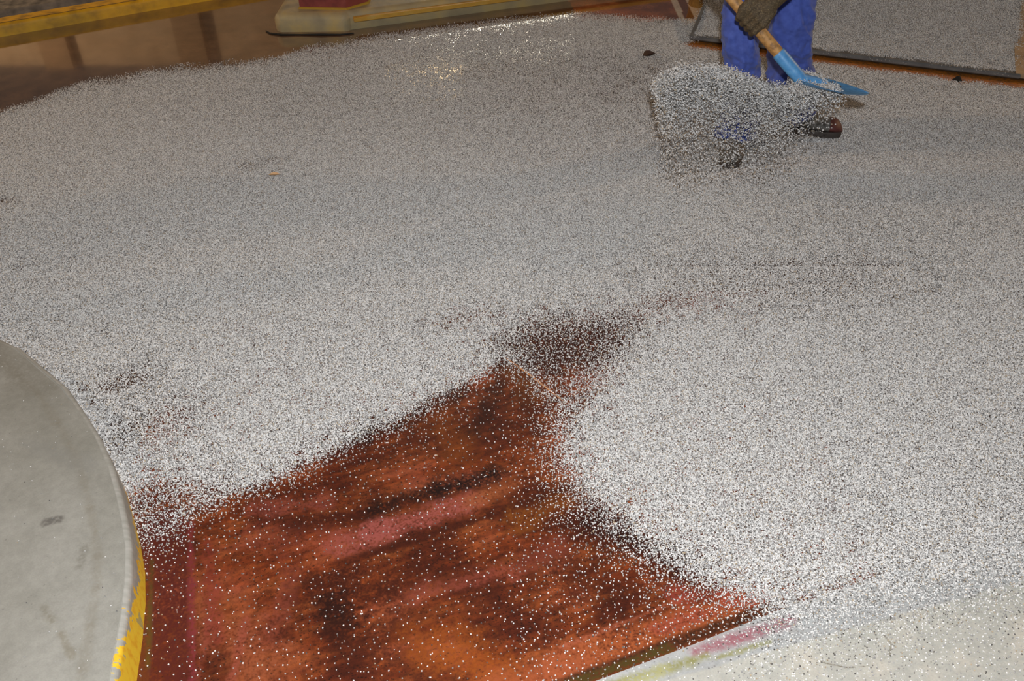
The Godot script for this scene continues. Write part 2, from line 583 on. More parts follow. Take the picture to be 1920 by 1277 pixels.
func setting() -> void:
	var under := world_mat([[0.0, Color(.20, .12, .08)], [.5, Color(.29, .18, .12)], [1.0, Color(.38, .24, .15)]], .01, .5, .35)
	var floor_ := obj("floor", sheet(-9, -18, 18, 21, -.15, -.004), under)
	floor_.set_meta("kind", "structure")
	# ---- the near wet resin: rust red, rolled on from left to right
	var g := ground(-.95, -2.30, 1.75, 1.55, 1050, 930)
	var dir := Vector2(.927, -.377)
	var per := Vector2(.377, .927)
	var deep := Color(.27, .10, .045)
	var rust := Color(.45, .195, .075)
	var amber := Color(.53, .28, .125)
	var rose := Color(.57, .28, .22)
	for j in g.h:
		for i in g.w:
			var p := Vector2(g.x0 + (i + .5) / g.w * g.sx, g.z0 + (j + .5) / g.h * g.sz)
			var u := p.dot(dir)
			var t := p.dot(per)
			var s1 := noise.get_noise_2d(u * 260, t * 1700)
			var s2 := noise.get_noise_2d(p.x * 420 + 90, p.y * 420)
			var s3 := noise.get_noise_2d(p.x * 5200, p.y * 5200)
			var s4 := noise.get_noise_2d(u * 900 + 300, t * 3800)
			var c := rust.lerp(amber, clampf(.35 + s1 * .8 + s4 * .4, 0, 1))
			c = c.lerp(deep, clampf(.34 - s2 * 1.0 - s4 * .5, 0, .9))
			c = c.lerp(rose, clampf(s2 * .9 - .12 + s1 * .35, 0, .6))
			var k := 1.0 + s3 * .24 + noise.get_noise_2d(u * 1800, t * 9000) * .16 + rng.randf_range(-.08, .08)
			var pit := noise.get_noise_2d(p.x * 9000 + 70, p.y * 9000)
			if pit < -.45: k *= .6
			if rng.randf() < .010 + .03 * maxf(0.0, -s2):
				k *= .45
				if i > 0: g.c[j * g.w + i - 1] = g.c[j * g.w + i - 1] * .6
			g.c[j * g.w + i] = Color(c.r * k, c.g * k, c.b * k)
	var black := Color(.115, .045, .03)
	var brown := Color(.24, .09, .04)
	var pink := Color(.60, .31, .275)
	# streaks of the roller and stains in the concrete under it
	g.blot(-.50, -1.345, -.33, -1.40, .034, brown, .85, .7)
	g.blot(-.33, -1.40, -.17, -1.47, .032, black, .75, .7)
	g.blot(-.17, -1.465, -.04, -1.515, .036, black, .92, .7)
	g.blot(-.385, -1.292, -.30, -1.335, .042, pink, .75, .45, .4)
	g.blot(-.32, -1.33, -.10, -1.425, .036, pink, .85, .45, .4)
	g.blot(-.10, -1.425, .0, -1.475, .026, Color(.60, .33, .19), .8, .5)
	g.blot(-.38, -1.245, -.05, -1.385, .014, brown, .7, .5)
	g.blot(-.05, -1.385, .14, -1.47, .016, brown, .8, .5)
	g.blot(-.60, -1.40, -.44, -1.43, .030, pink, .5, .8)
	g.blot(-.60, -1.33, -.42, -1.30, .05, rose, .45, .8)
	g.blot(-.46, -1.20, -.38, -1.215, .04, brown, .7, 1.0)
	g.blot(-.41, -1.17, -.28, -1.15, .06, brown, .75, 1.2)
	g.blot(-.37, -1.11, -.33, -1.085, .045, black, .75, 1.2)
	g.blot(-.33, -1.05, -.25, -1.02, .07, brown, .55, 1.2)
	g.blot(-.28, -1.22, -.06, -1.17, .05, brown, .6, 1.0)
	g.blot(-.25, -1.10, -.05, -1.06, .04, brown, .35, 1.0)
	g.blot(.06, -1.42, .42, -1.22, .07, brown, .9, .8)
	g.blot(.2, -1.36, .40, -1.24, .04, black, .6, .8)
	g.blot(.05, -1.27, .24, -1.15, .06, brown, .6, .9)
	g.blot(-.72, -1.47, -.40, -1.65, .045, brown, .8, .8)
	g.blot(-.40, -1.65, -.14, -1.83, .045, black, .65, .8)
	g.blot(-.03, -1.87, -.10, -1.66, .026, black, .5, .6)
	g.blot(.03, -1.82, .07, -1.66, .022, brown, .55, .6)
	g.blot(-.22, -1.70, -.17, -1.58, .02, brown, .5, .6)
	g.blot(.02, -2.02, .30, -2.08, .15, Color(.21, .082, .036), .95, .5, .5)
	g.blot(-.18, -1.70, -.12, -1.58, .06, Color(.46, .23, .065), .6, .8)
	g.blot(.0, -1.90, .06, -1.80, .04, Color(.43, .23, .075), .75, .6)
	g.blot(-.66, -1.12, -.50, -1.00, .08, Color(.60, .32, .20), .7, .7)
	g.blot(-.555, -1.10, -.55, -.85, .012, rose, .6, .4)
	g.blot(-.63, -1.10, -.61, -.85, .010, rose, .5, .4)
	g.blot(-.48, -1.22, -.50, -1.05, .03, rose, .45, .7)
	g.blot(-.20, -1.16, -.02, -1.22, .03, rose, .6, .9)
	g.blot(.0, -1.22, .10, -1.30, .03, rose, .5, .9)
	g.blot(-.16, -1.05, .05, -.93, .07, Color(.58, .29, .085), .7, .9)
	g.blot(.02, -1.38, .12, -1.42, .04, Color(.58, .33, .10), .6, .9)
	g.blot(.09, -.985, .52, -1.145, .046, Color(.62, .32, .17), .9, .35, .5)
	g.blot(-.12, -.88, .12, -.99, .05, Color(.62, .32, .20), .7, .6)
	g.blot(.10, -1.035, .36, -1.15, .006, Color(.66, .36, .26), .6, .6)
	g.blot(.36, -1.165, .57, -1.145, .026, Color(.60, .25, .21), .6, 1.0)
	g.blot(.30, -1.08, .42, -1.12, .02, Color(.60, .27, .23), .5, 1.0)
	# thick dark edge along the apron, wine red strip along the near kerb
	g.blot(.0, -.915, .60, -1.152, .014, Color(.25, .13, .065), .95, .2, .5)
	g.blot(.10, -.95, .32, -1.035, .012, Color(.30, .25, .095), .8, .4, .5)
	g.blot(-.80, -1.34, -.63, -.78, .055, Color(.345, .135, .10), .9, .15, .75)
	g.blot(-.745, -1.36, -.61, -.90, .009, Color(.53, .20, .23), .65, .7)
	g.blot(-.69, -1.30, -.60, -1.05, .02, Color(.50, .19, .16), .5, .8)
	g.blot(-.80, -1.25, -.725, -.99, .008, Color(.32, .29, .10), .6, .5)
	var wet := mat(Color.WHITE, .38)
	wet.albedo_texture = g.image()
	wet.clearcoat_enabled = true
	wet.clearcoat = .9
	wet.clearcoat_roughness = .06
	wet.texture_repeat = false
	wet.heightmap_enabled = true
	wet.heightmap_scale = .02
	wet.heightmap_texture = bump_tex(.05, 9)
	obj("wet_resin", sheet(g.x0, g.z0, g.sx, g.sz, -.004, 0.0), wet, floor_)
	# a ridge across the coat where two batches meet
	obj("resin_ridge", tube([Vector3(-.02, -.001, -1.97), Vector3(.03, -.0005, -1.915), Vector3(.08, -.0005, -1.855), Vector3(.145, -.001, -1.775)], [.002, .003, .0032, .002], 8), mat(Color(.72, .48, .30), .3), floor_)
	# ---- the far coat: brown and drying, with a red field and pale concrete at the right
	var f := ground(-4, -7.2, 8, 4.4, 1024, 563)
	for j in f.h:
		for i in f.w:
			var p := Vector2(f.x0 + (i + .5) / f.w * f.sx, f.z0 + (j + .5) / f.h * f.sz)
			var s := noise.get_noise_2d(p.x * 160, p.y * 160)
			var q := noise.get_noise_2d(p.x * 700 + 40, p.y * 700)
			var w := noise.get_noise_2d(p.x * 300 + 700, p.y * 300) * .05
			var c := Color(.38, .29, .215).lerp(Color(.45, .345, .255), clampf(.5 + s * .6 + q * .6, 0, 1))
			if p.x > .33 + w and p.y < -4.86 + w:
				c = Color(.60, .34, .20).lerp(Color(.70, .42, .26), clampf(.5 + q, 0, 1))
			if p.x > .915 + w * .15 and p.y < -4.78 + w:
				c = Color(.96, .84, .72)
			if p.x > .95 + w * .25 and p.x < 1.0 + w * .2 and p.y < -4.90 + w * .5:
				c = Color(.55, .33, .18)
			var k := 1.0 + rng.randf_range(-.08, .08) + q * .1
			f.c[j * f.w + i] = Color(c.r * k, c.g * k, c.b * k)
	f.blot(.9, -4.49, 2.8, -3.80, .08, Color(.78, .48, .18), .95, .2, .6)
	var damp := mat(Color.WHITE, .10)
	damp.metallic_specular = .7
	damp.albedo_texture = f.image()
	damp.clearcoat_enabled = true
	damp.clearcoat = .8
	damp.clearcoat_roughness = .04
	damp.texture_repeat = false
	obj("far_resin", sheet(f.x0, f.z0, f.sx, f.sz, -.004, 0.0), damp, floor_)
	# ---- a rendered wall beyond the far kerb, in bays between piers
	var render_ := world_mat([[0.0, Color(.62, .54, .45)], [.5, Color(.70, .62, .53)], [1.0, Color(.76, .68, .59)]], .012, .4, .85, .0, .08, 51)
	var wall := obj("wall_back", beam(Vector3(-11, -.02, -12.9), Vector3(8.6, 0, 0), Vector3(0, 3.2, 0), Vector3(0, 0, .3), .01), render_)
	wall.set_meta("kind", "structure")
	for k in 5:
		obj("pier", beam(Vector3(-10.6 + k * 1.95, -.02, -12.6), Vector3(.4, 0, 0), Vector3(0, 3.2, 0), Vector3(0, 0, .14), .01), mat(Color(.58, .49, .40), .85), wall)
	# ---- concrete apron at the near right
	var a := ground(-.2, -1.6, 2.4, 1.1, 1100, 504)
	for j in a.h:
		for i in a.w:
			var p := Vector2(a.x0 + (i + .5) / a.w * a.sx, a.z0 + (j + .5) / a.h * a.sz)
			var line := p.y + .96 + (p.x - .29) * .29          # grey on the far side, buff on the near one
			var q := noise.get_noise_2d(p.x * 800, p.y * 800)
			var r := noise.get_noise_2d(p.x * 4000, p.y * 4000)
			var c := Color(.645, .65, .645).lerp(Color(.69, .685, .65), smoothstep(-.004, .004, line + q * .004))
			if line > 0: c = c.lerp(Color(.715, .69, .64), clampf(q * 1.2, 0, 1))
			var k := 1.0 + q * .05 + r * .05 + rng.randf_range(-.035, .035)
			if noise.get_noise_2d(p.x * 6000 + 9, p.y * 6000) < -.66: k *= .8
			a.c[j * a.w + i] = Color(c.r * k, c.g * k, c.b * k)
	a.blot(.37, -1.025, .58, -1.098, .017, Color(.58, .36, .39), .9, .35)
	a.blot(.16, -.94, .39, -1.015, .014, Color(.52, .51, .31), .85, .5)
	a.blot(.41, -1.01, .53, -1.05, .006, Color(.54, .53, .35), .8, .6)
	a.blot(.12, -.90, .30, -.985, .02, Color(.70, .69, .48), .5, .5)
	var crack := [Vector2(.60, -1.01), Vector2(.63, -.998), Vector2(.665, -.99), Vector2(.70, -.992), Vector2(.735, -1.0), Vector2(.762, -1.02), Vector2(.772, -1.045), Vector2(.758, -1.075)]
	for k in crack.size() - 1:
		a.blot(crack[k].x, crack[k].y, crack[k + 1].x, crack[k + 1].y, .0013, Color(.42, .39, .33), .85, 1.1)
	var dry := mat(Color.WHITE, .75)
	dry.albedo_texture = a.image()
	dry.texture_repeat = false
	dry.heightmap_enabled = true
	dry.heightmap_scale = .03
	dry.heightmap_texture = bump_tex(.06, 21)
	# its outline follows the edge of the resin
	var pts := PackedVector2Array([Vector2(.03, -.905), Vector2(.15, -.955), Vector2(.37, -1.042), Vector2(.56, -1.122), Vector2(1.18, -1.35), Vector2(1.8, -1.58), Vector2(2.18, -1.58), Vector2(2.18, -.52), Vector2(-.15, -.52), Vector2(-.15, -.83)])
	obj("concrete_apron", skin(pts, .0012, -.05, a), dry, floor_)

# a slab over an outline that shows a painted ground
func skin(pts: PackedVector2Array, top: float, foot: float, a: Ground) -> ArrayMesh:
	var v := PackedVector3Array()
	var uv := PackedVector2Array()
	var idx := PackedInt32Array()
	for y in [top, foot]:
		for p in pts:
			v.append(Vector3(p.x, y, p.y))
			uv.append(Vector2((p.x - a.x0) / a.sx, (p.y - a.z0) / a.sz))
	var n := pts.size()
	var tri := Geometry2D.triangulate_polygon(pts)
	for k in range(0, tri.size(), 3):
		var up := (v[tri[k + 2]] - v[tri[k]]).cross(v[tri[k + 1]] - v[tri[k]]).y > 0
		var q := [tri[k], tri[k + 1], tri[k + 2]] if up else [tri[k], tri[k + 2], tri[k + 1]]
		idx.append_array(q)
		idx.append_array([q[0] + n, q[2] + n, q[1] + n])
	for k in n:
		var b := (k + 1) % n
		var out := Vector3((pts[b] - pts[k]).y, 0, -(pts[b] - pts[k]).x)
		if Geometry2D.is_point_in_polygon((pts[b] + pts[k]) / 2 + Vector2(out.x, out.z).normalized() * .001, pts): out = -out
		var fn := (v[b] - v[k]).cross(v[k + n] - v[k])
		if fn.dot(out) < 0: idx.append_array([k, b, k + n, b, b + n, k + n])
		else: idx.append_array([k, k + n, b, b, k + n, b + n])
	return commit(v, idx, true, uv)

func kerbs() -> void:
	# ---- near kerb: a low concrete island with a rounded corner, its face painted yellow
	var conc := world_mat([[0.0, Color(.53, .525, .49)], [.42, Color(.635, .63, .595)], [.6, Color(.66, .655, .625)], [1.0, Color(.72, .715, .69)]], .012, .9, .6, .04, .07, 31)
	var t := thing("kerb_island", "grey concrete kerb island with rounded corner at near left", "kerb")
	var prof := [[0.0, -.01], [.004, .085], [.006, .092], [.010, .097], [.016, .0995], [.022, .1]]
	obj("concrete_body", prism(Array(kerb), prof), conc, t)
	# the painted face, a skin that follows the kerb's side
	var w := 900
	var h := 120
	var im := Image.create(w, h, false, Image.FORMAT_RGB8)
	var total := 0.0
	var lens := [0.0]
	var nf := 14
	for k in nf - 1:
		total += kerb[k].distance_to(kerb[k + 1])
		lens.append(total)
	for j in h:
		for i in w:
			var s := (i + .5) / w * total            # metres along, from the near end
			var y := 1.0 - (j + .5) / h              # 0 at the foot, 1 at the arris
			var e := noise.get_noise_2d(s * 1600, y * 90)
			var q := noise.get_noise_2d(s * 5000 + 40, y * 260)
			var top := .90 - smoothstep(.18, .70, s) * .75 + e * .14 + q * .34
			var c := Color(.62, .615, .58).lerp(Color(.70, .69, .66), clampf(.5 + q, 0, 1))
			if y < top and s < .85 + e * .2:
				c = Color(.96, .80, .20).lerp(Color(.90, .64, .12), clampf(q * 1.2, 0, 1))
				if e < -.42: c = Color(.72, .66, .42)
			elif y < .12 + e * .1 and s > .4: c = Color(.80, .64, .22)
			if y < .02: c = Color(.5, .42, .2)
			im.set_pixel(i, j, c)
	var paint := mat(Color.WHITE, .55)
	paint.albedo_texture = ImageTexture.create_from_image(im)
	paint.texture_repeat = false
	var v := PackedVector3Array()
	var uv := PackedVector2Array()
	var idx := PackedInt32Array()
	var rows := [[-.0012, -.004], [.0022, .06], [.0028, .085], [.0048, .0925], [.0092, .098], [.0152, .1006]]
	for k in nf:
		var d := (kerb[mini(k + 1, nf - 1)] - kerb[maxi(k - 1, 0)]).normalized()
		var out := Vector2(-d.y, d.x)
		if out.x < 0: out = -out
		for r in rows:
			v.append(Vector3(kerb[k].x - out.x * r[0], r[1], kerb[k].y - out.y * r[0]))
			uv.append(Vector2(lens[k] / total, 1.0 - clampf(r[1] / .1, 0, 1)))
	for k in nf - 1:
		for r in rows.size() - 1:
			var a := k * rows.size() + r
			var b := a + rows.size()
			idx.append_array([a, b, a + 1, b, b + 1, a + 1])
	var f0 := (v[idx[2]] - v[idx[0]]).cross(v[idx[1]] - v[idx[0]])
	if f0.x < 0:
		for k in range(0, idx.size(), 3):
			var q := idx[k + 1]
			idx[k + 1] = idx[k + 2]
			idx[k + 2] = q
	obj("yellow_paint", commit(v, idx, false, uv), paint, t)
	# the trowelled top with its stains
	var kt := ground(-1.75, -2.1, 1.1, 1.35, 560, 690)
	for j in kt.h:
		for i in kt.w:
			var p := Vector2(kt.x0 + (i + .5) / kt.w * kt.sx, kt.z0 + (j + .5) / kt.h * kt.sz)
			var q := noise.get_noise_2d(p.x * 500, p.y * 500)
			var r := noise.get_noise_2d(p.x * 3600, p.y * 3600)
			var e := noise.get_noise_2d(p.x * 180 + 33, p.y * 180)
			var c := Color(.565, .56, .525).lerp(Color(.61, .605, .575), clampf(.5 + q * .6 + e * .8, 0, 1))
			var k := 1.0 + r * .05 + q * .03 + rng.randf_range(-.03, .03)
			if noise.get_noise_2d(p.x * 7000, p.y * 7000) < -.62: k *= .86
			kt.c[j * kt.w + i] = Color(c.r * k, c.g * k, c.b * k)
	for k in 14:
		# the edging trowel's band round the corner
		var a2: Vector2 = kerb[k + 1] + Vector2(-.062, .035)
		var b2: Vector2 = kerb[k + 2] + Vector2(-.062, .035)
		kt.blot(a2.x, a2.y, b2.x, b2.y, .012, Color(.52, .50, .45), .35, .6)
	kt.blot(-1.012, -1.278, -.99, -1.285, .013, Color(.40, .39, .37), .8, .3, .5)
	kt.blot(-.905, -1.21, -.895, -1.16, .010, Color(.46, .45, .41), .5, .9)
	kt.blot(-.90, -1.03, -.93, -1.06, .010, Color(.47, .45, .39), .5, .9)
	kt.blot(-.87, -1.0, -.83, -.95, .008, Color(.47, .44, .37), .4, .9)
	kt.blot(-1.15, -1.52, -.98, -1.44, .03, Color(.53, .53, .51), .4, .8)
	kt.blot(-1.42, -1.88, -1.2, -1.72, .06, Color(.50, .49, .45), .5, .8)
	var top_m := mat(Color.WHITE, .5)
	top_m.albedo_texture = kt.image()
	top_m.texture_repeat = false
	var poly := PackedVector2Array()
	for p in kerb:
		poly.append(Vector2(maxf(p.x - .013, -1.74), p.y + (.014 if p.x < -1.1 else .006)))
	poly[poly.size() - 1] = Vector2(-1.74, -.76)
	poly.remove_at(poly.size() - 2)
	poly.remove_at(poly.size() - 2)
	poly[poly.size() - 2] = Vector2(-1.74, -2.0)
	obj("trowelled_top", skin(poly, .1004, .09, kt), top_m, t)
	# ---- far kerb, yellow, and the grey pavement behind it
	var d := Vector2(.836, -.549)           # the way the kerb runs
	var nrm := Vector2(-.549, -.836)         # away from the viewer
	var o := Vector2(-2.667, -4.614) - d * 1.6
	var yellow := world_mat([[0.0, Color(.58, .43, .12)], [.30, Color(.78, .58, .10)], [.5, Color(.87, .65, .08)], [.8, Color(.92, .70, .10)], [1.0, Color(.90, .76, .34)]], .014, 1.3, .55, .06, .08, 17)
	var fk := thing("yellow_kerb", "long yellow painted kerb at the far left", "kerb")
	var q1 := [o, o + d * 5.5, o + d * 5.5 + nrm * .14, o + nrm * .14]
	obj("kerb_stone", prism(q1, [[.0, -.01], [.004, .045], [.012, .058], [.022, .062]]), yellow, fk)
	# a worn groove along the arris
	obj("groove", beam(Vector3(o.x + nrm.x * .024, .0605, o.y + nrm.y * .024), Vector3(d.x, 0, d.y) * 3.0, Vector3(0, .0025, 0), Vector3(nrm.x, 0, nrm.y) * .007, .0008), mat(Color(.30, .25, .12), .9), fk)
	var pave := world_mat([[0.0, Color(.30, .28, .25)], [.5, Color(.46, .43, .39)], [1.0, Color(.60, .56, .50)]], .03, 1.0, .9, .2, .1, 5)
	var q2 := [o + nrm * .24, o + d * 5.5 + nrm * .24, o + d * 5.5 + nrm * 2.2, o + nrm * 2.2]
	var pv := obj("pavement", prism(q2, [[.0, -.01], [.004, .05], [.012, .06]]), pave)
	pv.set_meta("kind", "structure")
	# ---- pump island with a red post
	var side := Vector2(.919, -.394)
	var A := Vector2(-1.253, -4.690)
	var B := Vector2(-.845, -4.700)
	var outl := []
	# rounded corners
	for k in 7:
		var an := deg_to_rad(200.0 - 100.0 * k / 6.0)
		outl.append(A + Vector2(.05, -.05) + Vector2(cos(an), sin(an)) * .05)
	for k in 7:
		var an := deg_to_rad(95.0 - 70.0 * k / 6.0)
		outl.append(B + Vector2(-.05, -.05) + Vector2(cos(an), sin(an)) * .05)
	outl.append(B + side * 3.2)
	outl.append(A + side * 3.2 + Vector2(-.1, -.28))
	outl.append(A + Vector2(.0, -.3))
	var isl := thing("pump_island", "long low concrete island with faded yellow edge", "island")
	var worn := world_mat([[0.0, Color(.52, .48, .38)], [.35, Color(.62, .57, .45)], [.65, Color(.70, .63, .46)], [1.0, Color(.78, .67, .40)]], .010, 1.0, .6, .05, .07, 44)
	obj("concrete_body", prism(outl, [[.004, -.01], [0.0, .02], [0.0, .06], [.008, .078], [.022, .088], [.04, .091]]), worn, isl)
	var s3 := Vector3(side.x, 0, side.y)
	obj("yellow_stripe", beam(Vector3(B.x, .050, B.y) + Vector3(.0, 0, .012) + s3 * .02, s3 * 3.1, Vector3(0, .022, 0), Vector3(-.01, 0, -.03), .002), world_mat([[0.0, Color(.66, .52, .26)], [.5, Color(.78, .60, .22)], [1.0, Color(.78, .68, .42)]], .02, 1.0, .6, 0.0, .08, 24), isl)
	obj("foot_seam", tube([Vector3(-1.30, .004, -4.70), Vector3(-1.27, .003, -4.665), Vector3(-1.2, .004, -4.640), Vector3(-1.1, .003, -4.645), Vector3(-1.0, .005, -4.641), Vector3(-.9, .003, -4.645), Vector3(-.83, .004, -4.665)], [.003, .005, .006, .004, .006, .005, .003], 8), mat(Color(.05, .045, .04), .7), isl)
	var post := thing("red_post", "square red painted steel post standing on the island", "post", Vector3(-.99, .09, -4.86))
	var red := world_mat([[0.0, Color(.44, .20, .19)], [.5, Color(.52, .24, .22)], [1.0, Color(.58, .29, .26)]], .02, 1.5, .5, 0.0, .08, 3)
	obj("shaft", prism([Vector2(-.135, .07), Vector2(.115, .085), Vector2(.215, -.02), Vector2(.215, -.14), Vector2(-.135, -.14)], [[.0, 0.0], [0.0, 2.2], [.01, 2.21]], true), red, post)
	obj("base_bead", prism([Vector2(-.143, .078), Vector2(.118, .094), Vector2(.224, -.018), Vector2(.224, -.148), Vector2(-.143, -.148)], [[.0, 0.0], [0.002, .006], [.007, .011]], true), mat(Color(.66, .52, .13), .6), post)

func flat_blot(at: Vector3, a: float, b: float, turn: float) -> ArrayMesh:
	var o := []
	for k in 20:
		var t := TAU * k / 20
		var r := 1.0 + noise.get_noise_2d(cos(t) * 90 + at.x * 900, sin(t) * 90 + at.z * 900) * .6
		var p := Vector2(cos(t) * a * r, sin(t) * b * r).rotated(turn)
		o.append(Vector2(at.x + p.x, at.z + p.y))
	return prism(o, [[0.0, at.y - .001], [.0005, at.y]])

func tray_p(u: float, y: float, t: float) -> Vector3:
	var p := tray_o + tray_e * u + tray_b * t
	return Vector3(p.x, y, p.y)

func tray_sand_height(u: float, t: float) -> float:
	return .034 + .30 * smoothstep(.02, .95, t) + .012 * noise.get_noise_2d(u * 300, t * 300) - .06 * smoothstep(.15, 0.0, u) * smoothstep(.1, .6, t) - .03 * smoothstep(.7, 0., absf(u - 1.25)) * smoothstep(.1, .5, t)

func tray() -> void:
	var t := thing("sand_tray", "dark grey open steel tray holding a heap of sand behind worker", "tray")
	var e := Vector3(tray_e.x, 0, tray_e.y)
	var b := Vector3(tray_b.x, 0, tray_b.y)
	var steel := world_mat([[0.0, Color(.30, .30, .30)], [.5, Color(.38, .38, .38)], [1.0, Color(.46, .455, .44)]], .02, 1.0, .55, .02, .08, 8)
	var L := 1.545
	obj("lip", beam(tray_p(-.02, .010, -.012), e * (L + .01), Vector3(0, .022, 0), b * .06, .006), steel, t)
	obj("bottom_plate", beam(tray_p(0, .008, .04), e * L, Vector3(0, .014, 0), b * .98, .003), steel, t)
	obj("back_plate", beam(tray_p(0, .02, 1.0), e * L, Vector3(0, .46, 0), b * .02, .003), steel, t)
	# side plates: a profile that rises to the back, given thickness along the lip
	for s in 2:
		var u0 := -.02 if s == 0 else L - .035
		var pr := [Vector2(.0, .012), Vector2(.0, .034), Vector2(.16, .06), Vector2(.40, .10), Vector2(.75, .30), Vector2(.85, .46), Vector2(1.02, .48), Vector2(1.02, .012)]
		var rings := []
		for x in [0.0, .014 if s == 0 else .14]:
			var r := PackedVector3Array()
			for p in pr: r.append(tray_p(u0 + x, p.y, p.x))
			rings.append(r)
		obj("side_plate", plate(rings), steel if s == 0 else world_mat([[0.0, Color(.56, .47, .36)], [1.0, Color(.72, .62, .49)]], .02, 1.0, .7, .0, .08, 12), t)
	# the sand in it
	var v := PackedVector3Array()
	var idx := PackedInt32Array()
	var nu := 60
	var nt := 40
	for j in nt + 1:
		for i in nu + 1:
			var u := lerpf(.0, L - .02, float(i) / nu)
			var q := lerpf(.03, .99, float(j) / nt)
			v.append(tray_p(u, tray_sand_height(u, q) - .003, q))
	for j in nt:
		for i in nu:
			var a := j * (nu + 1) + i
			idx.append_array([a, a + nu + 1, a + 1, a + 1, a + nu + 1, a + nu + 2])
	var f0 := (v[idx[2]] - v[idx[0]]).cross(v[idx[1]] - v[idx[0]])
	if f0.y < 0: idx = flipped(idx)
	var heap := thing("sand_heap", "grey sand heaped in the open steel tray", "sand")
	heap.set_meta("kind", "stuff")
	var bed := obj("sand_bed", commit(v, idx), world_mat([[0.0, Color(.46, .45, .44)], [1.0, Color(.72, .71, .69)]], .12, 2.0, .9, .3, .2, 2), heap)
	bed.set_meta("kind", "stuff")
	# an ochre sack leaning behind the left end
	var rings2 := []
	for k in 9:
		var y := .22 * k / 8.0
		var r := .085 * sqrt(maxf(.02, 1.0 - pow(absf(k / 8.0 - .35) / .68, 3.0)))
		rings2.append(ring(Vector3(1.06 + .008 * sin(k), y, -5.16), Vector3.UP, r, 20, r * .7))
	var sack := obj("ochre_sack", loft(rings2), world_mat([[0.0, Color(.40, .28, .10)], [1.0, Color(.62, .46, .20)]], .03, 2.0, .85, .1, .1, 14))
	tag(sack, "small ochre sack standing behind the tray's left end", "sack")

func flipped(idx: PackedInt32Array) -> PackedInt32Array:
	for k in range(0, idx.size(), 3):
		var q := idx[k + 1]
		idx[k + 1] = idx[k + 2]
		idx[k + 2] = q
	return idx

func plate(rings: Array) -> ArrayMesh:
	# two equal outlines joined; the caps are triangulated in their own plane
	var n: int = rings[0].size()
	var v := PackedVector3Array()
	var idx := PackedInt32Array()
	for r in rings:
		for p in r: v.append(p)
	var a := (v[1] - v[0]).normalized()
	var nn := (v[n] - v[0]).normalized()
	var bb := nn.cross(a)
	var flat := PackedVector2Array()
	for k in n: flat.append(Vector2((v[k] - v[0]).dot(a), (v[k] - v[0]).dot(bb)))
	var tri := Geometry2D.triangulate_polygon(flat)
	var cw := Geometry2D.is_polygon_clockwise(flat)
	for k in range(0, tri.size(), 3):
		var q := [tri[k], tri[k + 1], tri[k + 2]]
		var up := (v[q[1]] - v[q[0]]).cross(v[q[2]] - v[q[0]]).dot(nn) > 0
		if not up: q = [q[0], q[2], q[1]]
		idx.append_array([q[0], q[1], q[2], q[0] + n, q[2] + n, q[1] + n])
	for k in n:
		var b := (k + 1) % n
		# walls seen from outside
		var wall := [k, k + n, b, b, k + n, b + n]
		if not cw: wall = [k, b, k + n, b, b + n, k + n]
		for q in wall: idx.append(q)
	return commit(v, oriented(v, idx), true)

func trouser_leg(pts: Array, radii: Array, sd: float) -> ArrayMesh:
	var curve := Curve3D.new()
	curve.bake_interval = .01
	for k in pts.size():
		var tg := Vector3.ZERO
		if k > 0 and k < pts.size() - 1: tg = (pts[k + 1] - pts[k - 1]) * .18
		curve.add_point(pts[k], -tg, tg)
	var rings := []
	var L := curve.get_baked_length()
	var N := 110
	for k in N + 1:
		var t := float(k) / N
		var c := curve.sample_baked(L * t)
		var dr := (curve.sample_baked(minf(L, L * t + .02)) - curve.sample_baked(maxf(0, L * t - .02))).normalized()
		var ft := t * (radii.size() - 1)
		var i := mini(int(ft), radii.size() - 2)
		var r: float = lerpf(radii[i], radii[i + 1], smoothstep(0., 1., ft - i))
		var rg := ring(c, dr, r, 56, r * .92, Vector3.FORWARD)
		for j in rg.size():
			var p: Vector3 = rg[j]
			var dirn := (p - c).normalized()
			# folds: broad slanted creases, sharper small ones
			var w1 := pow(maxf(0.0, 1.0 - absf(noise.get_noise_3d(p.x * 500 + sd, p.y * 560 + p.x * 420, p.z * 300)) * 3.2), 1.5)
			var w2 := pow(maxf(0.0, 1.0 - absf(noise.get_noise_3d(p.x * 900 + sd + 90, p.y * 1100 - p.x * 800, p.z * 600)) * 3.0), 1.3)
			var w3 := noise.get_noise_3d(p.x * 500 + sd, p.y * 250, p.z * 500)
			var amp := .6 + .7 * smoothstep(.35, .95, t)
			rg[j] = p + dirn * (amp * (.018 * w1 + .008 * w2) + .010 * w3 - .006)
		rings.append(rg)
	# the cloth turns in at the hem
	var last: PackedVector3Array = rings[N]
	var cc := curve.sample_baked(L)
	var inner := PackedVector3Array()
	for p in last: inner.append(cc + (p - cc) * .9 + Vector3(0, .01, 0))
	rings.append(inner)
	return loft(rings)

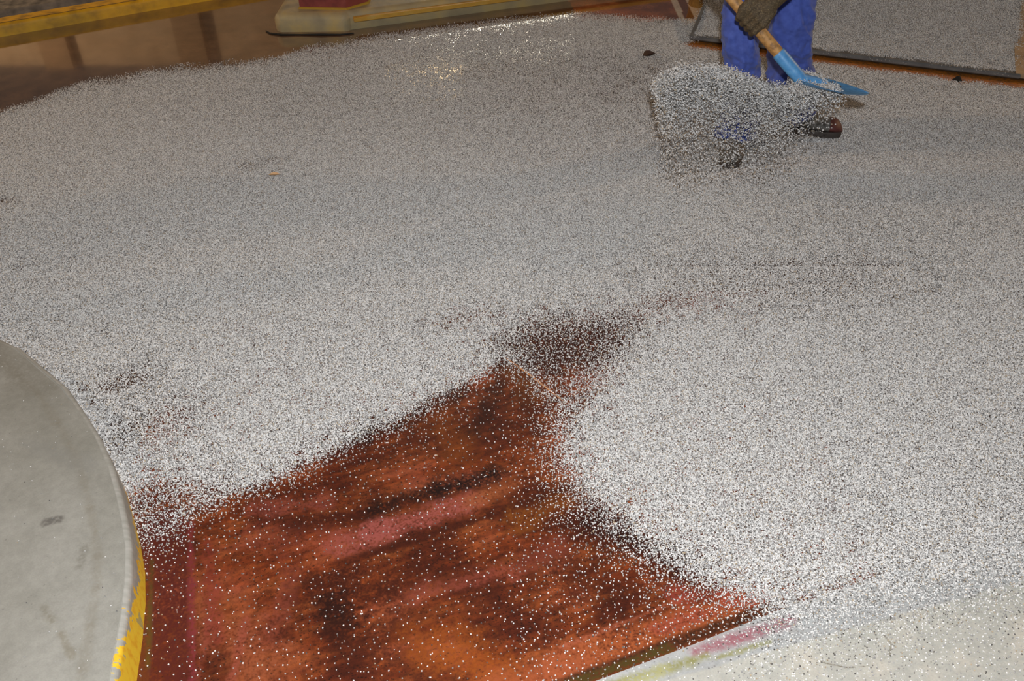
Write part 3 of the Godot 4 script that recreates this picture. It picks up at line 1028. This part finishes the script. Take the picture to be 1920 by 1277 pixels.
func boot(at: Vector3, toe: Vector3, parent: Node, leather: Material, sole: Material) -> void:
	var f := (toe - at)
	f.y = 0
	var len_ := f.length()
	f = f.normalized()
	var r := f.cross(Vector3.UP)
	# at: the ankle's foot point; the heel lies behind it
	var heel := at - f * .075
	var total := len_ + .075
	var rings := []
	for k in 21:
		var t := k / 20.0
		var w := .034 + .012 * sin(PI * clampf(t * 1.0, 0, 1)) + .008 * smoothstep(.5, .78, t)
		if t > .82: w *= sqrt(maxf(.03, 1.0 - pow((t - .82) / .185, 2)))
		if t < .08: w *= sqrt(maxf(.05, 1.0 - pow((.08 - t) / .085, 2)))
		var hgt := lerpf(.115, .072, smoothstep(.22, .6, t)) * (1.0 if t < .8 else sqrt(maxf(.12, 1.0 - pow((t - .8) / .22, 2))))
		var rg := PackedVector3Array()
		for j in 24:
			var a := TAU * j / 24
			var y := sin(a)
			var px := cos(a) * w * (1.0 if y < 0 else (1.0 - .25 * y))
			rg.append(heel + f * total * t + r * px + Vector3(0, .022 + (hgt - .022) * (.5 + .5 * y), 0))
		rings.append(rg)
	var b := obj("boot", loft(rings), leather, parent)
	var cap := []
	for k in range(15, 21):
		var rg: PackedVector3Array = rings[k]
		var mid := Vector3.ZERO
		for p in rg: mid += p / rg.size()
		var o2 := PackedVector3Array()
		for p in rg: o2.append(mid + (p - mid) * 1.05 + f * .003)
		cap.append(o2)
	if f.x > 0.0: obj("toe_cap", loft(cap), mat(Color(.34, .17, .155), .6), b)
	var o := []
	for k in 40:
		var a := TAU * k / 40
		var t := .5 - .5 * cos(a)
		var w := (.040 + .010 * smoothstep(.4, .75, t)) * pow(absf(sin(a)), .55) * signf(sin(a))
		var p := heel + f * (total * 1.02 * t - .004) + r * w
		o.append(Vector2(p.x, p.z))
	obj("sole", prism(o, [[.003, .001], [0.0, .004], [0.0, .024], [.004, .028]]), sole, b)
	# the shaft round the ankle
	obj("shaft", tube([at + Vector3(0, .07, 0), at + Vector3(0, .12, 0) - f * .005, at + Vector3(0, .20, 0) - f * .008], [.048, .046, .052], 24), leather, b)

func hand(P: Vector3, axis: Vector3, toward: Vector3, wrist: Vector3, called: String, parent: Node, m: Material) -> void:
	# a gloved hand closed round a handle: toward is the side where the back of the hand shows
	var a := axis.normalized()
	var b := (toward - a * toward.dot(a)).normalized()
	var e := a.cross(b)
	if e.dot(wrist - P) < 0: e = -e
	var bones := []
	var R := .034
	for i in 4:
		var s := (i - 1.5) * .0225
		var c := P + a * s
		var k0: Vector3 = c + b * .040 + e * .012
		var fr: float = [.0118, .0124, .0120, .0105][i]
		var last := k0
		# knuckle, then round the far side of the handle and back under it
		var steps := [40.0, 95.0, 150.0, 205.0]
		for q in steps.size():
			var an := deg_to_rad(steps[q])
			var nx: Vector3 = c + (b * cos(an) - e * sin(an)) * (R - .001 * q)
			bones.append([last, nx, fr, fr * .96])
			last = nx
			fr *= .95
		bones.append([k0, P + a * s * .7 + b * .030 + e * .055, .0125, .016])
	bones.append([P + b * .026 + e * .05 + a * .012, P + b * .026 + e * .05 - a * .014, .024, .024])
	bones.append([P + b * .026 + e * .055, wrist, .030, .033])
	# the thumb leaves the side of the palm and closes over the handle
	var th := P - a * .030 + b * .02 + e * .052
	bones.append([th, P - a * .052 + b * .030 + e * .028, .018, .0155])
	bones.append([P - a * .052 + b * .030 + e * .028, P - a * .050 + b * .036 - e * .004, .0155, .0145])
	bones.append([P - a * .050 + b * .036 - e * .004, P - a * .040 + b * .030 - e * .026, .0145, .012])
	obj(called, blend(bones, .0030, .0045), m, parent)

func worker() -> void:
	var t := thing("person", "worker in blue trousers and brown gloves bending over a shovel", "person", Vector3.ZERO)
	var skin := mat(Color(.74, .55, .44), .55)
	var blue := world_mat([[0.0, Color(.215, .28, .58)], [.5, Color(.27, .35, .67)], [1.0, Color(.335, .415, .74)]], .03, 2.2, .85, .02, .25, 61)
	blue.rim_enabled = true
	blue.rim = .25
	var glove := world_mat([[0.0, Color(.17, .135, .09)], [.45, Color(.29, .235, .16)], [.7, Color(.38, .32, .22)], [1.0, Color(.62, .55, .42)]], .05, 6.0, .75, .05, .2, 71)
	var leather := world_mat([[0.0, Color(.26, .25, .23)], [.5, Color(.42, .41, .39)], [1.0, Color(.55, .54, .52)]], .03, 4.0, .7, .05, .2, 81)
	var sole := mat(Color(.25, .225, .21), .75)
	# skeleton (his left is at the picture's right)
	var pel := Vector3(.99, .90, -3.62)
	var hl := Vector3(1.09, .87, -3.60)
	var hr := Vector3(.88, .87, -3.58)
	var kl := Vector3(1.065, .50, -3.43)
	var kr := Vector3(.855, .50, -3.29)
	var al := Vector3(1.205, .12, -3.47)
	var ar := Vector3(.895, .12, -3.30)
	var chest := Vector3(.95, 1.22, -3.44)
	var neck := Vector3(.92, 1.42, -3.27)
	var head := Vector3(.90, 1.52, -3.19)
	var sl := Vector3(1.12, 1.36, -3.38)
	var sr := Vector3(.73, 1.36, -3.34)
	var el := Vector3(1.13, 1.04, -3.28)
	var er := Vector3(.55, 1.12, -3.36)
	var grip := Vector3(.814, .612, -3.03)
	var ax := Vector3(.249, -.235, .11).normalized()
	var gripr := grip - ax * .62
	var wl := Vector3(.90, .705, -3.04)
	var wr := gripr + Vector3(.0, .085, -.045)
	var bones := [
		[pel, chest, .13, .13], [chest, neck - Vector3(0, .05, -.02), .13, .09], [neck - Vector3(0, .04, 0), head - Vector3(0, .04, 0), .055, .052],
		[sl, sr, .065, .065], [hl, kl, .075, .052], [kl, al, .052, .036], [hr, kr, .075, .052], [kr, ar, .052, .036], [hl, hr, .09, .09],
		[sl, el, .050, .040], [el, wl, .040, .029], [sr, er, .050, .040], [er, wr, .040, .029],
		# head: skull, jaw, nose, brow, ears
		[head + Vector3(0, .05, -.02), head + Vector3(-.002, .05, .02), .088, .086], [head + Vector3(0, .0, .02), head + Vector3(0, -.05, .05), .066, .045],
		[head + Vector3(0, .02, .10), head + Vector3(0, -.015, .118), .010, .015], [head + Vector3(-.035, .035, .093), head + Vector3(.035, .035, .093), .010, .010],
		[head + Vector3(.085, .02, .0), head + Vector3(.088, -.01, .0), .014, .010], [head + Vector3(-.085, .02, .0), head + Vector3(-.088, -.01, .0), .014, .010],
		[head + Vector3(-.02, -.045, .085), head + Vector3(.02, -.045, .085), .009, .009]]
	obj("body", blend(bones, .016, .035), skin, t)
	for s in [-1, 1]:
		obj("eye", tube([head + Vector3(.032 * s, .018, .086), head + Vector3(.032 * s, .018, .094), head + Vector3(.032 * s, .018, .0975)], [.011, .009, .003], 12), mat(Color(.12, .09, .07), .2), t)
	var hairb := [[head + Vector3(0, .085, -.03), head + Vector3(0, .09, .025), .078, .070], [head + Vector3(0, .03, -.07), head + Vector3(0, .07, -.05), .062, .07]]
	obj("hair", blend(hairb, .012, .03), mat(Color(.14, .10, .07), .7), t)
	var coat := [[pel + Vector3(0, .0, 0), chest, .155, .155], [chest, neck - Vector3(0, .07, -.02), .155, .10], [sl, sr, .085, .085], [sl, el, .070, .056], [el, wl + (el - wl) * .32, .056, .046], [sr, er, .070, .056], [er, wr + (er - wr) * .32, .056, .046], [hl, hr, .12, .12]]
	obj("jacket", blend(coat, .016, .04), blue, t)
	# trouser legs
	var trs := obj("trousers", blend([[hl, hr, .125, .125], [hl, hl.lerp(kl, .35), .115, .10], [hr, hr.lerp(kr, .35), .115, .10]], .016, .03), blue, t)
	obj("trouser_leg", trouser_leg([hl + Vector3(0, .02, .0), Vector3(1.068, .62, -3.47), Vector3(1.072, .47, -3.42), Vector3(1.105, .32, -3.45), Vector3(1.14, .18, -3.465), Vector3(1.19, .075, -3.47)], [.112, .090, .080, .080, .080, .074], 10.0), blue, trs)
	obj("trouser_leg", trouser_leg([hr + Vector3(0, .02, .0), Vector3(.852, .62, -3.36), Vector3(.850, .48, -3.28), Vector3(.872, .36, -3.30), Vector3(.895, .22, -3.31), Vector3(.900, .06, -3.30)], [.112, .086, .074, .066, .068, .070], 300.0), blue, trs)
	var lo := []
	for k in 17:
		var an := TAU * k / 16
		lo.append(Vector3(.965, .545, -3.335) + Vector3(cos(an) * .012, sin(an) * .020, cos(an) * .006))
	obj("steel_ring", tube(lo, Array(range(17)).map(func(_i): return .0025), 8), mat(Color(.75, .75, .75), .25, 1.0), trs)
	boot(Vector3(1.215, 0, -3.465), Vector3(1.365, 0, -3.43), t, leather, sole)
	boot(Vector3(.895, 0, -3.30), Vector3(.84, 0, -3.13), t, leather, sole)
	var eye := (Vector3(0, 1.6, 0) - grip).normalized()
	hand(grip, ax, eye, wl, "glove", t, glove)
	hand(gripr, ax, Vector3(-.2, .9, .4), wr, "glove", t, glove)
	obj("glove_cuff", tube([wl + (grip - wl) * .25, wl, wl + (el - wl) * .30], [.034, .038, .046], 24), glove, t)
	obj("glove_cuff", tube([wr + (gripr - wr) * .25, wr, wr + (er - wr) * .30], [.034, .038, .046], 24), glove, t)

func shovel() -> void:
	var J := Vector3(.994, .43, -2.95)
	var ax := Vector3(.249, -.235, .11).normalized()
	var t := thing("shovel", "blue shovel with a worn wooden handle held by the worker", "shovel", Vector3.ZERO)
	var wood := world_mat([[0.0, Color(.30, .22, .15)], [.33, Color(.52, .38, .22)], [.5, Color(.72, .53, .30)], [1.0, Color(.80, .62, .38)]], .022, 4.0, .6, .03, .1, 91)
	var blue := world_mat([[0.0, Color(.26, .50, .72)], [.6, Color(.34, .60, .82)], [1.0, Color(.50, .71, .86)]], .03, 3.0, .45, .0, .1, 95)
	obj("handle", tube([J - ax * 1.02, J - ax * 1.0, J - ax * .5, J - ax * .12, J - ax * .09], [.016, .0195, .0195, .020, .019], 24), wood, t)
	var dir := Vector3(.25, -.040, .005).normalized()
	obj("socket", tube([J - ax * .125, J - ax * .118, J - ax * .05, J, J + dir * .05, J + dir * .09], [.021, .0235, .0235, .0225, .019, .008], 24), blue, t)
	# blade: a dished sheet, pointed at the tip
	var wd := Vector3(.02, -.14, -.98)
	wd = (wd - dir * wd.dot(dir)).normalized()
	var nr := wd.cross(dir)
	if nr.y < 0: nr = -nr
	var rows := []
	var NL := 28
	var NW := 18
	var len_ := .255
	var edge := []
	for i in NL + 1:
		var u := float(i) / NL
		var hw := .108 * (.82 + .18 * smoothstep(0.0, .2, u)) if u < .45 else .108 * pow(maxf(0.0, 1.0 - pow((u - .45) / .55, 1.7)), .75)
		hw = maxf(hw, .0015)
		var rg := PackedVector3Array()
		for s in 2:
			for q in NW + 1:
				var w := -1.0 + 2.0 * q / NW
				if s == 1: w = -w
				var lift := .020 * w * w * (1.0 - u * .8) + .016 * (u - .5) * (u - .5) - .004 * (1 - absf(w)) * smoothstep(.5, 0., u)
				rg.append(J + dir * (len_ * u - .01) + wd * hw * w + nr * (lift - .012 + (.001 if s == 0 else -.001)))
		rows.append(rg)
		edge.append(J + dir * (len_ * u - .01) + wd * hw + nr * (.020 * (1 - u * .8) + .016 * (u - .5) * (u - .5) - .012))
	obj("blade", loft(rows), blue, t)
	obj("worn_edge", tube(edge.slice(4), range(NL - 3).map(func(_i): return .0016), 8), mat(Color(.68, .72, .74), .35, .5), t)

func debris() -> void:
	# dry leaf lying on the sand beyond the flying sand
	for a in [[Vector3(.68, .006, -4.33), .036, .024, .4, Color(.26, .17, .12), "dark brown dry leaf on the sand left of worker", .020], [Vector3(-.91, .006, -3.07), .022, .009, .1, Color(.86, .70, .52), "small pale orange curled leaf on the sand at left", .008]]:
		var c: Vector3 = a[0]
		var rows := []
		for i in 13:
			var u := i / 12.0
			var hw: float = a[2] * maxf(.04, sin(PI * pow(u, .8)))
			var rg := PackedVector3Array()
			for s in 2:
				for q in 7:
					var w := -1.0 + q / 3.0
					if s == 1: w = -w
					var p := Vector3((u - .5) * 2.0 * a[1], a[6] * w * w * sin(PI * u) + a[6] * .6 * absf(u - .5) + (.0006 if s == 0 else 0.0), hw * w)
					rg.append(c + p.rotated(Vector3.UP, a[3]))
			rows.append(rg)
		var o := obj("dry_leaf", loft(rows), mat(a[4], .7))
		tag(o, a[5], "leaf")
	# a clod of dark sand by the tray's lip
	var b := []
	for k in 6:
		var an := TAU * k / 6.0
		b.append([Vector3(2.09, .008, -4.03), Vector3(2.09 + cos(an) * (.014 + .012 * (k % 2)), .004, -4.03 + sin(an) * (.010 + .010 * (k % 3))), .009, .003])
	var clod := obj("dark_clod", blend(b, .004, .008), world_mat([[0.0, Color(.05, .045, .04)], [1.0, Color(.16, .14, .12)]], .05, 6.0, .9))
	tag(clod, "small dark clod on the bare strip before the tray's lip", "clod")

func sand() -> void:
	var ph := (1.0 + sqrt(5.0)) / 2.0
	for q in [[-1, ph, 0], [1, ph, 0], [-1, -ph, 0], [1, -ph, 0], [0, -1, ph], [0, 1, ph], [0, -1, -ph], [0, 1, -ph], [ph, 0, -1], [ph, 0, 1], [-ph, 0, -1], [-ph, 0, 1]]:
		ico_v.append(Vector3(q[0], q[1], q[2]).normalized())
	var gm := mat(Color.WHITE, .42)
	gm.vertex_color_use_as_albedo = true
	gm.metallic_specular = .55
	var root := thing("scattered_sand", "grey and white sand scattered over the wet floor", "sand")
	root.set_meta("kind", "stuff")
	var LV := 6
	var VAR := 3
	var cell := .030
	var full := 330.0
	var patches := []
	var meshes := []
	for l in LV:
		for k in VAR:
			meshes.append(grain_mesh(int(full * (l + 1) / LV), cell * .55, .0012 + .0030 * (l + 1) / LV))
			patches.append([])
	var singles := []
	var tints := []
	var z := -.86
	var row := 0
	while z > -5.1:
		var half := 1.006 + .455 * (-z - .96) + .85
		var nx := int(2 * half / cell)
		for i in nx:
			var p := Vector2(-half + (i + .5 * (row % 2)) * cell, z)
			var d := sand_at(p)
			if d <= .001: continue
			var near := p.y > -2.45
			if d < (.62 if near else .15) or (near and absf(p.x + .95) < .35 and p.y > -2.1 and poly_dist(p, kerb) < .05):
				# loose grains, the amount read again at each quarter of the cell
				for q4 in 4:
					var m4 := p + Vector2(-.25 + .5 * (q4 % 2), (-.25 + .5 * (q4 / 2)) * .9) * cell
					var d4 := sand_at(m4)
					var cnt := int(d4 * full * .27 + rng.randf())
					for k in cnt:
						var q := m4 + Vector2(rng.randf_range(-.27, .27), rng.randf_range(-.245, .245)) * cell
						if q.x < -.7 and q.y > -2.1 and Geometry2D.is_point_in_polygon(q, kerb): continue
						singles.append(loose(Vector3(q.x, .0012 + rng.randf() * (.0012 + .002 * d4) + (.003 if q.x > .4 and q.y > -1.3 else 0.0), q.y)))
						tints.append(grain_colour())
			elif p.x > -.7 or not Geometry2D.is_point_in_polygon(p, kerb):
				var l := clampi(int(d * LV + rng.randf()) - 1, 0, LV - 1)
				var y := noise.get_noise_2d(p.x * 350, p.y * 350) * .0012 + .0012
				patches[l * VAR + rng.randi() % VAR].append(Transform3D(Basis(Vector3.UP, rng.randf() * TAU).scaled(Vector3(rng.randf_range(.95, 1.1), 1, rng.randf_range(.95, 1.1))), Vector3(p.x + rng.randf_range(-.25, .25) * cell, y, p.y + rng.randf_range(-.25, .25) * cell)))
		z -= cell * .9
		row += 1
	# a few grains thrown onto the near kerb and the apron
	for k in 260:
		var p := Vector2(rng.randf_range(-1.4, -.74), rng.randf_range(-1.9, -.86))
		if poly_dist(p, kerb) > -.02: continue
		singles.append(loose(Vector3(p.x, .1012, p.y), rng.randf_range(.4, .85)))
		tints.append(grain_colour())
	for k in patches.size():
		if patches[k].size(): scatter("grains", meshes[k], patches[k], [], gm, root)
	for k in 3:
		var w := []
		var c := []
		for q in range(k, singles.size(), 3):
			w.append(singles[q])
			c.append(tints[q])
		scatter("loose_grains", grain_mesh(1, 0, 0), w, c, gm, root)
	# ---- grains on the heap in the tray
	var hp := find_child("sand_heap", false, false)
	var lists := [[], [], []]
	var u := .01
	while u < 1.52:
		var t := .035
		while t < .98:
			var a := u + rng.randf_range(-.012, .012)
			var b := t + rng.randf_range(-.012, .012)
			var y := tray_sand_height(a, b)
			var P := tray_p(a, y - .002, b)
			var n := (tray_p(a, tray_sand_height(a, b + .02), b + .02) - P).cross(tray_p(a + .02, tray_sand_height(a + .02, b), b) - P).normalized()
			if n.y < 0: n = -n
			var x := n.cross(Vector3.FORWARD).normalized()
			lists[rng.randi() % 3].append(Transform3D(Basis(x, n, x.cross(n)) * Basis(Vector3.UP, rng.randf() * TAU), P))
			t += .030
		u += .030
	for k in 3: scatter("grains", meshes[(LV - 1) * VAR + k], lists[k], [], gm, hp)
	# ---- the sand in the air: a sheet thrown from the blade towards the left and falling
	var fly := thing("flying_sand", "cloud of grey sand thrown from the blue shovel and falling", "sand")
	fly.set_meta("kind", "stuff")
	var where := []
	var cols := []
	# rim of the sheet from the blade to its far end: x, height, z
	var rim := [Vector3(1.135, .405, -2.95), Vector3(1.04, .420, -2.95), Vector3(.97, .405, -2.95), Vector3(.90, .400, -2.95), Vector3(.83, .430, -2.95), Vector3(.745, .462, -2.95), Vector3(.66, .475, -2.95), Vector3(.575, .470, -2.95), Vector3(.515, .440, -2.95), Vector3(.487, .400, -2.95)]
	var fall := [.025, .045, .075, .075, .070, .080, .095, .105, .105, .095]      # how quickly it thins out below the rim
	var dens := [.45, .65, .85, .95, 1.1, 1.25, 1.35, 1.35, 1.15, .6]
	for k in 52000:
		var s := rng.randf() * (rim.size() - 1)
		var i := int(s)
		if rng.randf() * 1.35 > lerpf(dens[i], dens[i + 1], s - i): continue
		var P: Vector3 = (rim[i] as Vector3).lerp(rim[i + 1], s - i)
		# most grains near the rim, a thinning skirt below
		var dn := -log(maxf(1e-4, rng.randf())) * (1.0 if rng.randf() < .8 else 1.8) * lerpf(fall[i], fall[i + 1], s - i)
		P = Vector3(P.x + dn * .26 * smoothstep(1.0, .6, P.x) + rng.randfn() * (.005 + .03 * dn), P.y - dn + rng.randfn() * .003, P.z + rng.randfn() * (.03 + .12 * dn) - dn * .12)
		if P.y < .004: continue
		where.append(loose(P, rng.randf_range(.95, 1.7)))
		cols.append(grain_colour())
	for k in 7000:
		# still sliding off the blade
		var q := rng.randf()
		var c := Vector3(.97 + q * .115, .440 - q * .025 + absf(rng.randfn()) * .005 - rng.randf() * .05 * (1 - q), -2.95 + rng.randf_range(-.09, .06))
		where.append(loose(c, rng.randf_range(.6, 1.1)))
		cols.append(grain_colour())
	scatter("loose_grains", grain_mesh(1, 0, 0), where, cols, gm, fly)
	print("grains: patches ", patches.map(func(a): return a.size()).reduce(func(a, b): return a + b), " loose ", singles.size(), " flying ", where.size())
